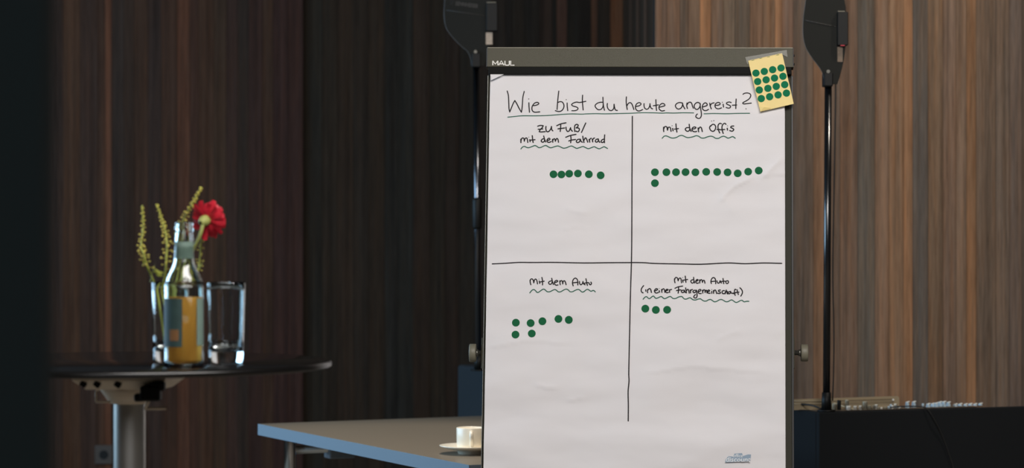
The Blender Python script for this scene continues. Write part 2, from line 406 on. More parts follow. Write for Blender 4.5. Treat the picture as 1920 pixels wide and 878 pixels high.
# ---------------------------------------------------------------- paper sheet
def gs(x, s): return math.exp(-(x/s)**2)
def paper_h(u, v):
    h = .0058*noise.noise(Vector((u*4, v*9, 1.3))) + .0024*noise.noise(Vector((u*9, v*24, 4.1))) + .0004*noise.noise(Vector((u*28, v*60, 2)))
    # curved creases at the right of the sheet and dents in the lower half
    def crease(pts, wd, amp):
        best = 9; side = 0
        for (a, b_) in zip(pts, pts[1:]):
            ax, ay = a; bx, by = b_; dx, dy = bx-ax, by-ay; L2 = dx*dx+dy*dy
            t_ = max(0, min(1, ((u-ax)*dx+(v-ay)*dy)/L2)); ex, ey = u-ax-dx*t_, v-ay-dy*t_
            d_ = math.hypot(ex, ey)
            if d_ < best: best = d_; side = 1 if (dx*ey-dy*ex) > 0 else -1
        if best > wd*3: return 0
        return 2.0*amp*math.exp(-best/wd*1.1)*(1 if side > 0 else .35)
    for c in CREASES: h += crease(*c)
    h += .0045*gs(v+.845, .035)*(.7+.5*noise.noise(Vector((u*5, 0, 7)))) - .0030*gs(v+.79, .05) + .0035*gs(v+.62, .04)*(.5+noise.noise(Vector((u*4, 1, 2))))
    e = min(1, max(0, -v/.05)); h *= e
    h += .0060*e
    return (h if h > .0006 else .0006*math.exp((h-.0006)/.004)) + .0012
def pu(px, py): return board_uv(px, py, .003)
CREASES = [([pu(1357,375), pu(1368,360), pu(1385,348), pu(1404,340)], .010, .0024),
           ([pu(1436,332), pu(1446,320), pu(1462,306)], .010, .0026),
           ([pu(1436,332), pu(1468,328)], .012, .0012),
           ([pu(1066,395), pu(1080,400), pu(1096,402)], .009, .0012),
           ([pu(1060,432), pu(1078,428), pu(1096,430)], .009, .0010),
           ([pu(1010,725), pu(1022,728), pu(1040,730)], .010, .0014),
           ([pu(1070,752), pu(1090,750)], .010, .0012),
           ([pu(1350,365), pu(1372,398)], .010, .0006),
           ([pu(1380,620), pu(1350,632)], .012, .0010),
           ([pu(930,652), pu(990,640), pu(1050,646)], .02, .0010),
           ([pu(1215,702), pu(1300,690), pu(1420,700)], .02, .0010),
           ([pu(920,172), pu(930,152)], .012, -.0016)]
pad = thing('paper_sheet_pad', 'large white flip chart paper with German handwritten question and green dots', 'paper', bp_(.34, VBOT, .002))
NU, NV = 150, 220; VP0 = HVb+.008; VP1 = VBOT+.03
mb = MB(); vs_ = []
for j in range(NV+1):
    for i in range(NU+1):
        u, v = PW*i/NU, VP0+(VP1-VP0)*j/NV
        vs_.append(bp_(u, v, paper_h(u, v)))
fs = [(j*(NU+1)+i, j*(NU+1)+i+1, (j+1)*(NU+1)+i+1, (j+1)*(NU+1)+i) for j in range(NV) for i in range(NU)]
mb.add(vs_, fs, True)
M_paper = mat('white_paper', (226, 223, 224), .75, bump=.04, bscale=500, spec=.3)
nt = M_paper.node_tree; b = nt.nodes['Principled BSDF']
sheet = mb.build('written_sheet', M_paper, pad)
bbox(MB(), .001, PW-.0005, VP1-.004, VP0-.002, -.0035, .0012).build('sheets_underneath', M_paper, pad)
bbox(MB(), PW-.002, PW+.0012, VP1, VP0-.01, -.0035, .0006).build('sheet_edges', M_paper, pad)

H = paper_h
MB().add([bp_(*pu(x, y), n) for x, y, n in ((919.8,141,.0115),(945,141,.0115),(921,152.5,.0125))], [(0,1,2)]).build('folded_corner', M_paper, pad)
W_HEAD, W_SUB = .00128, .00138
def strokes(name, o, s, lists, hw, m, label, dots=(), smooth=True, parent=sheet, dr=1.0, words=None, gap=4.6):
    # strokes are gathered into words: a new word starts where the horizontal gap is wide
    items = [(min(x for x, y in st)/s, max(x for x, y in st)/s, st, 0) for st in lists]+[(x/s, x/s, [(x, y)], 1) for x, y in dots]
    items.sort(key=lambda q: q[0]); groups = []; end = -1e9
    for it in items:
        if words and it[0] > end+gap: groups.append([])
        if not groups: groups.append([])
        groups[-1].append(it); end = max(end, it[1])
    if words: assert len(groups) == len(words), (words, len(groups))
    for gi, g in enumerate(groups):
        mb = MB()
        for x0, x1, st, isdot in g:
            P = [Vector(board_uv(o[0]+x/s, o[1]+y/s, .0036)) for x, y in st]
            if isdot: ribbon(mb, P, hw*dr, .00045, hf=H); continue
            Q = catmull(P, 5) if smooth else P
            Q2 = [Q[0]]
            for a_, c_ in zip(Q, Q[1:]):
                m_ = max(1, int((c_-a_).length/.004)); Q2 += [a_.lerp(c_, k/m_) for k in range(1, m_+1)]
            ribbon(mb, Q2, hw, .00045, hf=H)
        mb.build(name, m, parent, label='handwritten '+words[gi] if words else label)
A = (940,160); SA = 11.294; B2 = (1100,160); C3 = (1250,160)
strokes('handwritten_word', A, SA, [
 [(125,125),(150,220),(160,380),(165,500),(180,575)],[(180,575),(215,490),(250,400),(288,330)],[(288,330),(330,400),(375,490),(428,580)],[(428,580),(440,500),(450,380),(458,260),(485,135)],
 [(585,380),(588,450),(598,580)],
 [(668,440),(730,435),(790,410),(790,385),(755,372),(700,395),(660,450),(650,510),(670,560),(720,580),(815,572)],
 [(1218,130),(1205,250),(1192,380),(1183,525)],[(1200,375),(1240,358),(1290,365),(1325,420),(1325,480),(1290,540),(1240,565),(1190,562),(1145,547)],
 [(1395,385),(1398,460),(1408,550)],[(1640,372),(1590,365),(1530,385),(1490,420),(1520,450),(1590,470),(1625,500),(1605,535),(1550,550),(1495,550)],
 [(1722,220),(1718,350),(1735,535)],[(1655,375),(1790,350)]], W_HEAD, M_ink, 'handwritten words Wie bist', [(582,298),(1377,315)], dr=.9, words=['word Wie', 'word bist'], gap=9.5)
strokes('handwritten_word', B2, SA, [
 [(345,370),(290,370),(220,395),(180,440),(200,490),(250,528),(310,515),(345,460),(352,400)],[(345,265),(348,350),(358,450),(378,540)],
 [(440,395),(435,440),(450,500),(490,540),(540,540),(575,490),(580,410)],[(580,410),(590,470),(610,530),(650,542)],
 [(842,255),(838,350),(848,450),(860,520)],[(855,440),(880,395),(920,375),(955,400),(980,460),(1000,520)],
 [(1045,455),(1110,440),(1150,410),(1140,385),(1105,375),(1060,400),(1035,450),(1040,510),(1080,548),(1130,548),(1185,522)],
 [(1215,395),(1215,440),(1230,490),(1270,515),(1310,495),(1335,440),(1340,395)],[(1340,395),(1345,440),(1365,490),(1395,505)],
 [(1465,310),(1470,420),(1480,540)],[(1410,440),(1520,420)],
 [(1540,470),(1600,455),(1655,435),(1640,400),(1600,390),(1555,420),(1530,470),(1545,520),(1590,550),(1650,540)]], W_HEAD, M_ink, 'handwritten words du heute', words=['word du', 'word heute'], gap=9.5)
strokes('handwritten_word', C3, SA, [
 [(330,380),(270,370),(210,395),(185,440),(210,490),(255,508),(310,480),(335,420),(335,380)],[(335,380),(350,440),(385,505)],
 [(430,380),(425,440),(440,495)],[(426,425),(460,375),(500,362),(530,390),(545,440),(565,490)],
 [(705,390),(660,368),(610,390),(582,440),(600,495),(645,515),(690,480),(712,420),(705,390)],[(708,390),(715,480),(730,560),(735,640),(710,695),(665,705),(618,670),(630,630),(650,612)],
 [(760,465),(810,450),(855,430),(850,395),(815,378),(775,405),(755,455),(760,505),(800,538),(850,535),(885,515)],
 [(912,385),(920,440),(945,505)],[(922,440),(950,395),(1005,378)],
 [(1025,430),(1080,430),(1130,410),(1120,380),(1085,372),(1040,395),(1022,440),(1045,490),(1100,505),(1160,485)],
 [(1195,410),(1203,470)],[(1365,375),(1320,362),(1270,380),(1270,405),(1310,425),(1350,450),(1340,485),(1300,492),(1258,478)],
 [(1470,300),(1465,400),(1463,505)],[(1390,432),(1480,428)],
 [(1615,195),(1650,172),(1710,165),(1765,185),(1780,230),(1750,290),(1690,335),(1620,375),(1612,395),(1640,405),(1710,398),(1790,388)]], W_HEAD, M_ink, 'handwritten word angereist with question mark', [(1180,368),(1678,512)], dr=.9, words=['word angereist', 'question mark'], gap=9.5)
def pxs(o, s, pts): return [(o[0]+x/s, o[1]+y/s) for x, y in pts]
ul = pxs(A, SA, [(140,685),(300,668),(450,655),(700,655),(1000,648),(1250,630),(1500,618),(1700,624)])+pxs(B2, SA, [(0,618),(200,612),(380,616),(650,608),(900,602),(1150,590),(1400,590),(1600,595)])+pxs(C3, SA, [(0,590),(150,592),(350,586),(570,588)])
strokes('green_underline', (0,0), 1, [ul, pxs(C3, SA, [(790,607),(1000,602),(1250,610),(1500,606),(1755,607)])], .00105, M_green_ink, 'thin green line under the heading')
strokes('divider_line', (0,0), 1, [[(1185.7,219),(1185.6,260),(1185,330),(1184.8,400),(1184.2,480),(1182.5,540),(1181.3,590),(1180,650),(1179,700),(1179.5,715),(1177.8,735),(1178.2,760),(1178,790)]], .00135, M_ink, 'vertical hand drawn line')
strokes('divider_line', (0,0), 1, [pxs((900,480), 5.163, [(120,80),(250,74),(380,66),(500,67),(700,66),(1000,72),(1250,68),(1467,67)])+pxs((1180,480), 5.166, [(60,67),(150,69),(250,76),(500,80),(700,82),(950,70),(1120,78),(1300,72),(1475,76)])], .00132, M_ink, 'horizontal hand drawn line')
D4 = (970,225); SD = 10.667
strokes('handwritten_word', D4, SD, [
 [(410,135),(460,120),(520,125)],[(520,125),(500,165),(460,205),(440,245)],[(440,245),(480,250),(560,243)],[(420,198),(510,190)],
 [(575,140),(572,190),(590,240),(630,240),(670,190),(685,140)],[(685,140),(690,200),(712,228)],
 [(790,125),(870,90),(975,68)],[(870,90),(868,160),(860,240)],[(815,188),(870,180),(945,170)],
 [(975,155),(980,200),(1005,238),(1040,225),(1065,165)],[(1065,165),(1075,205),(1102,235)],
 [(1150,240),(1146,170),(1155,120),(1190,100),(1218,115),(1210,145),(1178,168)],[(1178,168),(1230,175),(1242,210),(1215,245),(1172,232)],[(1370,75),(1330,160),(1285,260)]], W_SUB, M_ink, 'handwritten words zu Fuss with slash', words=['word zu', 'word Fuß with slash'], gap=4.6)
strokes('handwritten_word', D4, SD, [
 [(72,395),(74,430),(75,465)],[(76,430),(85,390),(110,370),(135,385),(142,435)],[(142,430),(155,390),(178,370),(200,385),(212,460)],
 [(250,405),(258,445)],[(302,325),(308,400),(318,460)],[(255,415),(355,405)],
 [(545,385),(500,395),(480,430),(505,455),(540,440),(548,400)],[(530,330),(545,390),(570,450)],
 [(595,420),(640,410),(655,390),(635,375),(605,395),(595,430),(615,455),(650,455),(680,440)],
 [(705,395),(708,430),(712,455)],[(710,420),(735,385),(755,395),(762,435)],[(762,430),(790,380),(815,400),(825,455)],
 [(970,355),(1060,320),(1175,297)],[(1070,325),(1075,400),(1068,465)],[(1030,430),(1080,412),(1165,400)],
 [(1260,395),(1210,400),(1180,435),(1205,462),(1245,445),(1262,400)],[(1262,395),(1275,435),(1300,455)],
 [(1310,335),(1320,400),(1335,460)],[(1328,430),(1360,370),(1385,390),(1410,455)],
 [(1435,400),(1450,455)],[(1440,430),(1458,388),(1482,376)],[(1500,395),(1510,450)],[(1503,425),(1520,385),(1545,372)],
 [(1620,390),(1580,400),(1560,435),(1585,455),(1615,435),(1622,395)],[(1622,395),(1630,430),(1650,458)],
 [(1735,395),(1700,405),(1675,440),(1700,462),(1735,440),(1745,400)],[(1748,310),(1742,400),(1744,465)]], W_SUB, M_ink, 'handwritten words mit dem Fahrrad', [(232,355)], dr=.7, words=['word mit', 'word dem', 'word Fahrrad'], gap=4.6)
strokes('green_wave', D4, SD, [[(75,590),(110,550),(150,540),(190,560),(230,565),(290,545),(350,522),(390,535),(430,562),(480,555),(530,530),(575,520),(620,545),(670,565),(740,545),(810,528),(860,545),(920,572),(980,565),(1040,540),(1090,530),(1140,555),(1190,577),(1250,560),(1315,540),(1365,562),(1420,583),(1480,565),(1540,545),(1590,570),(1640,585),(1690,565),(1735,545),(1770,560),(1805,580)]], .00115, M_green_ink, 'green wavy line under mit dem Fahrrad')
E5 = (1220,220)
strokes('handwritten_word', E5, SD, [
 [(258,205),(258,250),(262,295)],[(262,240),(278,200),(302,190),(325,205),(335,265)],[(338,262),(350,215),(372,203),(395,220),(408,290)],
 [(440,230),(448,278)],[(505,135),(512,220),(525,305)],[(475,245),(555,232)],
 [(770,215),(720,215),(692,245),(720,285),(765,280),(785,240)],[(770,145),(780,220),(808,290)],
 [(825,245),(880,235),(905,215),(880,200),(840,215),(825,255),(850,290),(895,298),(920,290)],
 [(948,220),(952,260),(960,300)],[(953,255),(985,205),(1010,215),(1022,250),(1032,295)],
 [(1200,180),(1240,150),(1280,160),(1300,210),(1280,270),(1240,292),(1195,265),(1178,215),(1195,180),(1205,185)],
 [(1415,140),(1385,130),(1355,155),(1345,210),(1360,280),(1380,325)],[(1325,255),(1385,255)],
 [(1505,150),(1480,130),(1445,150),(1425,200),(1430,270),(1450,335)],[(1395,262),(1480,255)],
 [(1530,230),(1535,268)],[(1660,185),(1615,190),(1600,215),(1640,235),(1660,260),(1630,290),(1580,278)]], W_SUB, M_ink, 'handwritten words mit den Öffis', [(428,175),(1217,82),(1262,75),(1535,183)], dr=.8, words=['word mit', 'word den', 'word Öffis'], gap=4.6)
strokes('green_wave', E5, SD, [[(230,430),(270,390),(310,382),(360,400),(410,422),(460,425),(520,410),(580,378),(630,372),(680,395),(730,415),(790,412),(860,395),(910,378),(960,390),(1010,422),(1070,424),(1140,400),(1200,388),(1250,400),(1300,430),(1360,430),(1410,402),(1460,390),(1500,405),(1545,428),(1590,415),(1640,398),(1690,430)]], .00115, M_green_ink, 'green wavy line under mit den Öffis')
F6 = (980,510); SF = 12.8
strokes('handwritten_word', F6, SF, [
 [(182,210),(185,260),(200,320)],[(183,235),(192,195),(218,178),(245,190),(262,230),(270,275)],[(272,270),(285,210),(310,183),(335,200),(350,245),(360,300)],
 [(400,230),(415,290)],[(465,145),(480,230),(480,325)],[(420,255),(520,235)],
 [(700,225),(650,240),(625,270),(650,310),(690,300),(715,250)],[(700,165),(715,230),(740,315)],
 [(765,270),(820,255),(845,235),(820,215),(775,240),(765,290),(800,330),(850,325)],
 [(895,225),(897,270),(905,320)],[(900,250),(930,220),(955,240),(965,300)],[(965,290),(975,245),(1000,225),(1025,250),(1045,320)],
 [(1215,345),(1198,280),(1215,200),(1265,160),(1310,190),(1325,250),(1325,325)],[(1205,275),(1330,258)],
 [(1365,240),(1370,290),(1400,320),(1435,290),(1450,240)],[(1450,240),(1460,290),(1500,320)],
 [(1520,175),(1535,250),(1555,335)],[(1470,290),(1540,268),(1590,272),(1605,308),(1635,318),(1652,285),(1640,255)]], W_SUB*.95, M_ink, 'handwritten words mit dem Auto at the left', [(393,185)], dr=.7, words=['word mit', 'word dem', 'word Auto'], gap=4.6)
strokes('green_wave', F6, SF, [[(175,515),(225,455),(270,435),(310,460),(345,500),(385,500),(440,460),(490,430),(525,430),(565,465),(600,488),(660,485),(720,455),(770,435),(810,450),(860,490),(920,485),(990,445),(1045,425),(1090,440),(1140,485),(1200,485),(1270,450),(1330,430),(1370,445),(1420,490),(1470,485),(1520,445),(1560,428),(1600,450),(1640,475),(1680,460),(1710,458),(1745,490)]], .00115, M_green_ink, 'green wavy line under the left mit dem Auto')
G7 = (1190,510); SG = 13.508; H8 = (1290,510)
strokes('handwritten_word', G7, SG, [
 [(1008,180),(1010,230),(1022,280)],[(1012,200),(1030,155),(1055,145),(1085,165),(1100,230)],[(1102,228),(1118,180),(1145,160),(1172,180),(1185,280)],
 [(1215,210),(1225,265)],[(1280,110),(1290,200),(1298,270)],[(1235,215),(1340,195)]], W_SUB*.95, M_ink, 'handwritten word mit at the right', [(1215,150)], dr=.7, words=['word mit'], gap=4.6)
strokes('handwritten_word', H8, SG, [
 [(140,200),(95,210),(70,240),(95,285),(135,280),(155,230)],[(142,140),(148,210),(170,285)],
 [(205,240),(245,225),(255,205),(230,195),(205,220),(195,255),(225,295),(265,285)],
 [(293,205),(296,245),(300,285)],[(299,245),(330,200),(355,215),(366,272)],[(366,268),(375,235),(397,215),(415,228),(430,290)],
 [(590,300),(580,240),(605,170),(650,145),(690,180),(700,240),(700,305)],[(585,250),(705,235)],
 [(735,230),(745,275),(780,290),(805,250),(815,225)],[(815,225),(820,260),(850,285)],
 [(885,170),(895,230),(905,305)],[(830,250),(900,240),(950,245),(965,290),(1000,300),(1025,265),(1010,230),(970,235),(958,265)]], W_SUB*.95, M_ink, 'handwritten words dem Auto at the right', words=['word dem', 'word Auto'], gap=4.6)
strokes('handwritten_word', G7, SG, [
 [(228,355),(185,410),(165,470),(180,520),(215,540)],[(280,460),(285,500)],[(325,455),(328,535)],[(328,475),(370,430),(405,450),(425,530)],
 [(510,490),(560,470),(580,445),(550,430),(515,455),(500,495),(525,535),(565,542),(600,525)],[(620,480),(630,520)],
 [(680,450),(690,525)],[(688,475),(720,435),(750,450),(765,525)],
 [(790,485),(830,475),(845,455),(820,445),(790,465),(785,505),(815,535),(855,525)],[(880,460),(885,525)],[(880,490),(900,460),(935,450)],
 [(1020,420),(1100,385),(1215,365)],[(1110,390),(1112,460),(1100,545)],[(1060,480),(1110,470),(1170,462)],
 [(1255,470),(1200,475),(1180,500),(1205,530),(1245,520),(1258,480)],[(1258,470),(1275,520),(1290,530)],
 [(1290,410),(1300,470),(1310,540)],[(1308,490),(1340,450),(1365,470),(1380,545)],[(1405,465),(1415,540)],[(1410,500),(1435,462),(1465,455)],
 [(1545,475),(1505,475),(1475,505),(1500,535),(1540,520),(1560,480)],[(1565,470),(1575,540),(1580,620),(1560,665),(1520,668),(1495,640),(1520,600),(1540,585)]], W_SUB*.95, M_ink, 'handwritten words in einer Fahrg', [(622,425)], dr=.7, words=['bracket and word in', 'word einer', 'letters Fahrg'], gap=4.6)
strokes('handwritten_word', H8, SG, [
 [(265,510),(310,490),(325,465),(300,450),(265,475),(255,520),(285,555),(335,555)],
 [(362,470),(375,545)],[(370,510),(400,460),(425,475),(433,530)],[(433,525),(455,470),(475,490),(480,540)],
 [(500,510),(540,495),(545,475),(520,465),(495,490),(500,535),(530,550),(560,545)],[(600,500),(603,550)],
 [(643,478),(648,550)],[(647,510),(680,465),(705,485),(725,555)],
 [(820,465),(780,470),(770,495),(810,515),(820,540),(790,555),(750,545)],
 [(920,480),(880,485),(860,520),(880,555),(925,555)],[(970,465),(945,520),(940,560)],[(942,545),(975,500),(995,505),(990,555),(1010,560)],
 [(1075,500),(1030,515),(1012,545),(1045,560),(1075,535),(1078,503)],[(1078,500),(1095,540),(1160,555)],
 [(1215,455),(1190,450),(1175,490),(1180,560),(1195,600)],[(1130,545),(1215,535)],[(1245,460),(1255,520),(1275,580)],[(1215,525),(1290,520)],
 [(1315,410),(1360,460),(1378,520),(1360,580),(1335,620)]], W_SUB*.95, M_ink, 'handwritten word ending emeinschaft', [(600,455)], dr=.7, words=['letters emeinschaft and bracket'], gap=4.6)
wv = pxs(G7, SG, [(215,700),(260,650),(300,635),(335,665),(365,685),(400,670),(445,632),(480,622),(510,655),(545,677),(600,660),(650,635),(685,635),(720,665),(755,685),(800,672),(860,640),(905,630),(940,655),(975,682),(1040,680),(1110,645),(1170,632),(1205,640),(1250,690),(1300,698),(1350,680)])+pxs(H8, SG, [(49,662),(80,680),(130,715),(190,720),(250,700),(310,690),(350,715),(400,745),(460,745),(520,715),(570,705),(620,735),(670,765),(730,750),(790,715),(850,705),(900,730),(960,762),(1020,755),(1070,725),(1110,715),(1150,740),(1210,780),(1270,765),(1320,735),(1370,728),(1420,765),(1480,752),(1540,752)])
strokes('green_wave', (0,0), 1, [wv], .00115, M_green_ink, 'green wavy line under the bracketed words')


# green dot stickers on the sheet
dots = [(900+x/5.163, 290+y/5.163) for x, y in ((712,193),(789,195),(864,187),(948,185),(1054,192),(1168,202))]
dots += [(1180+x/5.166, 290+y/5.166) for x, y in ((248,175),(359,175),(452,175),(544,175),(640,177),(744,172),(850,173),(951,176),(1049,186),(1150,170),(1252,160),(248,281))]
dots += [(900+x/5.163, 480+y/5.163) for x, y in ((348,649),(491,653),(605,635),(760,613),(860,622),(345,765),(502,754))]
dots += [(1180+x/5.166, 480+y/5.166) for x, y in ((155,514),(257,526),(366,525))]
for i, (x, y) in enumerate(dots):
    u, v = board_uv(x, y, .0036); R_ = 7.25*5.8/FPX; up = .0005+.00012*(i % 3); pts = []
    for rr in (0, .5, 1, 1):
        for k in range(24 if rr else 1):
            a_ = k*math.pi/12; uu, vv = u+R_*rr*math.cos(a_), v+R_*rr*math.sin(a_)
            pts.append(bp_(uu, vv, H(uu, vv)+(up if len(pts) < 49 else .0)))
    fs = [(0, 1+k, 1+(k+1) % 24) for k in range(24)]+[(1+24*j+k, 1+24*j+(k+1) % 24, 25+24*j+(k+1) % 24, 25+24*j+k) for j in range(2) for k in range(24)]
    MB().add(pts, fs).build('dot_sticker', M_dot, sheet)

# ---------------------------------------------------------------- sticker sheet taped to the header
st = thing('sticker_sheet', 'small yellow sheet of green dot stickers taped to the flip chart corner', 'stickers', bp_(*board_uv(1455, 205, .02), .02))
def sq(px, py, n): return bp_(*board_uv(px, py, n), n)
def pc(X, Y): return (1380+X/5.484, 80+Y/5.484)
TL, TR, BR_, BL = pc(125,185), pc(470,108), pc(590,630), pc(250,710)
def pad_pt(a, b_, extra=0):      # a across, b down; the sheet hangs from its taped top and bows away from the paper
    x = (1-b_)*((1-a)*TL[0]+a*TR[0])+b_*((1-a)*BL[0]+a*BR_[0]); y = (1-b_)*((1-a)*TL[1]+a*TR[1])+b_*((1-a)*BL[1]+a*BR_[1])
    n = .0146 + .004*math.sin(b_*math.pi*.6) + .012*max(0, b_-.8)**1.3*(1.2-a) + extra
    return sq(x, y, n)
for lay in range(3):
    g = 16; ex = -.0006*lay
    v_ = [pad_pt(i/g + (.0 if lay == 0 else .006*lay*(i/g)), min(1.0, j/g), ex) for j in range(g+1) for i in range(g+1)]
    mb = MB().add(v_, [(j*(g+1)+i, j*(g+1)+i+1, (j+1)*(g+1)+i+1, (j+1)*(g+1)+i) for j in range(g) for i in range(g)], True)
    mb.build('backing_paper', M_pad, st)
fold = MB().add([pad_pt(-.0, .90, .0006), pad_pt(0.0, 1.0, .0008), pad_pt(.34, .985, .0008), pad_pt(.14, .93, .004)], [(0, 1, 3), (1, 2, 3), (0,3,2)])
fold.build('curled_corner', M_pad, st)
for r_ in ((205,313),(291,296),(377,278),(463,260),(223,400),(310,382),(396,364),(483,346),(240,487),(328,470),(414,450),(501,432),(260,575),(346,556),(433,537),(519,519)):
    x, y = pc(*r_)
    den = 1.0
    # invert the sheet's bilinear map by a few Newton steps
    a, b_ = .5, .5
    for _ in range(8):
        fx = (1-b_)*((1-a)*TL[0]+a*TR[0])+b_*((1-a)*BL[0]+a*BR_[0])-x; fy = (1-b_)*((1-a)*TL[1]+a*TR[1])+b_*((1-a)*BL[1]+a*BR_[1])-y
        ja = (1-b_)*(TR[0]-TL[0])+b_*(BR_[0]-BL[0]); jb = (1-a)*(BL[0]-TL[0])+a*(BR_[0]-TR[0])
        jc = (1-b_)*(TR[1]-TL[1])+b_*(BR_[1]-BL[1]); jd = (1-a)*(BL[1]-TL[1])+a*(BR_[1]-TR[1])
        dt = ja*jd-jb*jc; a -= (fx*jd-jb*fy)/dt; b_ -= (ja*fy-jc*fx)/dt
    c = pad_pt(a, b_, .0006); e1 = (pad_pt(a+.05, b_, .0006)-pad_pt(a-.05, b_, .0006)).normalized()
    e2 = (pad_pt(a, b_-.05, .0006)-pad_pt(a, b_+.05, .0006)).normalized(); R_ = 6.9*5.8/FPX
    MB().add([c+e1*R_*math.cos(k*math.pi/12)+e2*R_*math.sin(k*math.pi/12) for k in range(24)], [tuple(range(24))]).build('dot_sticker', M_dot_pad, st)
for X, Y in ((175,183),(255,163),(335,148),(430,128)):
    x, y = pc(X, Y)
    MB().add([sq(x-3.0, y+.5, .0158), sq(x+3.0, y-.9, .0158), sq(x+1.5, y-1.2, .0158), sq(x-1.8, y-.4, .0158)], [(0,1,2,3)]).build('perforation', M_dot_pad, st)
tp = [pc(95,150), pc(520,75), pc(530,148), pc(455,112), pc(130,185), pc(118,225)]
MB().add([sq(x, y, .0175 if 1 <= i_ <= 5 else .0175) for i_, (x, y) in enumerate(tp)], [(0,1,2,3,4,5)]).build('clear_tape', M_tape, st)

# ---------------------------------------------------------------- grey table with chrome legs
ZT = .73; TA = on_z(484, 795, ZT); TB = on_z(880, 872.5, ZT)
tu = (TB-TA).normalized(); tv = Vector((-tu.y, tu.x, 0)); TL_ = (TB-TA).length; TWd = .80; TH = .034
tb = thing('conference_table', 'grey rectangular table with chrome legs behind the flip chart', 'table', (TA+tu*TL_/2+tv*TWd/2)*1.0)
tb.location.z = 0
TM = Matrix((tu, tv, Vector((0,0,1)))).transposed()
def tbox(mb, a0, a1, b0, b1, z0, z1):
    c = TA+tu*((a0+a1)/2)+tv*((b0+b1)/2); c.z = (z0+z1)/2
    return mb.box(c, ((a1-a0)/2, (b1-b0)/2, (z1-z0)/2), TM)
tbox(MB(), .001, TL_-.001, .001, TWd-.001, ZT-TH+.001, ZT).build('tabletop', M_tabletop, tb)
eb = MB(); tbox(eb, -.001, TL_+.001, -.001, .001, ZT-TH, ZT-.0004); tbox(eb, -.001, TL_+.001, TWd-.001, TWd+.001, ZT-TH, ZT-.0004)
tbox(eb, -.001, .001, -.001, TWd+.001, ZT-TH, ZT-.0004); tbox(eb, TL_-.001, TL_+.001, -.001, TWd+.001, ZT-TH, ZT-.0004)
eb.build('edge_band', M_tableedge, tb, label='pale grey edge band lit blue from the window')
def tpt(a, b_, z): p = TA+tu*a+tv*b_; p.z = z; return p
ins = .045
for a in (.155, TL_-.155):
    # each end: a bent chrome tube, two legs and the rail between them
    for b_, q in ((ins, 1), (TWd-ins, -1)):
        z1 = ZT-TH-.036
        path = [tpt(a, b_, .015), tpt(a, b_, ZT-TH-.003), tpt(a, b_, ZT-TH-.0002)]
        MB().tube(path, .0188, 22).build('leg', M_chrome, tb)
        MB().tube([tpt(a, b_, 0), tpt(a, b_, .016)], .018, 18).build('foot_cap', M_black, tb)
    MB().tube([tpt(a, ins+.012, z1), tpt(a, TWd-ins-.012, z1)], .0125, 16).build('cross_rail', M_alu, tb)
    for b_ in (.205, TWd-.205):
        tbox(MB(), a-.026, a+.026, b_-.042, b_+.042, z1-.030, ZT-TH-.0003).build('mounting_block', M_blueplastic, tb, .005)

# cup and saucer
SC = on_z(883, 851, ZT); SC.z = ZT
sa = thing('saucer', 'white porcelain saucer under the coffee cup on the grey table', 'saucer', SC)
prof = [(.0,.004),(.026,.004),(.030,.0),(.034,.0),(.036,.008),(.060,.013),(.082,.020),(.0835,.0225),(.081,.0228),(.058,.0165),(.036,.012),(.0,.011)]
MB().lathe([(max(r,1e-5), z) for r, z in prof], SC, 56).build('dish', M_china, sa)
cp = thing('coffee_cup', 'white porcelain coffee cup standing on the saucer beside the flip chart', 'cup', SC+Vector((0,0,.011)))
c0 = SC+Vector((0, 0, .0118))
R_ = .0378
prof = [(1e-5,.003),(.024,.003),(.025,.0),(.030,.0),(.0365,.006),(R_,.014),(R_+.0008,.056),(R_,.0575),(R_-.0022,.056),(R_-.003,.014),(.028,.007),(1e-5,.006)]
MB().lathe(prof, c0, 56).build('bowl', M_china, cp)
hp = [c0+Vector((0.002, -(R_+y), z)) for y, z in ((-.002,.046),(.008,.0475),(.016,.043),(.018,.034),(.013,.024),(.004,.015),(-.002,.011))]
MB().tube(catmull(hp, 4), .0052, 10).build('handle', M_china, cp)

# ---------------------------------------------------------------- bistro table
ZB = 1.0933; DB = 4.28; XB = (243-CX)/FPX*DB; RB = .345
bt = thing('bistro_table', 'round black high table with silver column in the left foreground', 'table', (XB, DB, 0))
cb = (XB, DB, 0)
MB().lathe([(1e-5, ZB-.012), (RB-.02, ZB-.012), (RB-.006, ZB-.0105), (RB-.0035, ZB-.001), (RB-.005, ZB), (1e-5, ZB)], cb, 128).build('tabletop', M_round, bt)
MB().lathe([(RB-.004, ZB-.011), (RB-.0008, ZB-.0095), (RB, ZB-.006), (RB-.0008, ZB-.0022), (RB-.004, ZB-.0004)], cb, 128).build('rim', M_round_edge, bt, label='narrow rounded glossy rim')
MB().lathe([(.027, .03), (.027, ZB-.070)], cb, 40).build('column', M_alu, bt)
MB().lathe([(1e-5, .032), (.03, .032), (.045, .024), (.20, .010), (.215, .0), (1e-5, .0)], cb, 64).build('base_plate', M_alu, bt)
hb = MB()
hb.lathe([(.0271, ZB-.073), (.034, ZB-.072), (.042, ZB-.060), (.050, ZB-.049), (.050, ZB-.045), (1e-5, ZB-.045)], cb, 40)
hb.build('column_head', M_cast, bt)
hb = MB(); Mz = rotz(math.radians(-8)); pts = []
for h_, z in ((.061, ZB-.047), (.064, ZB-.045), (.081, ZB-.031), (.083, ZB-.0122)):
    pts += [Vector(cb)+Mz @ Vector((sx*h_, sy*h_*.8, z)) for sx, sy in ((-1,-1),(1,-1),(1,1),(-1,1))]
fs = [(3,2,1,0), (12,13,14,15)]+[(4*i+k, 4*i+(k+1)%4, 4*i+4+(k+1)%4, 4*i+4+k) for i in range(3) for k in range(4)]
pl = hb.add(pts, fs).build('mounting_plate', M_cast, bt, .001)
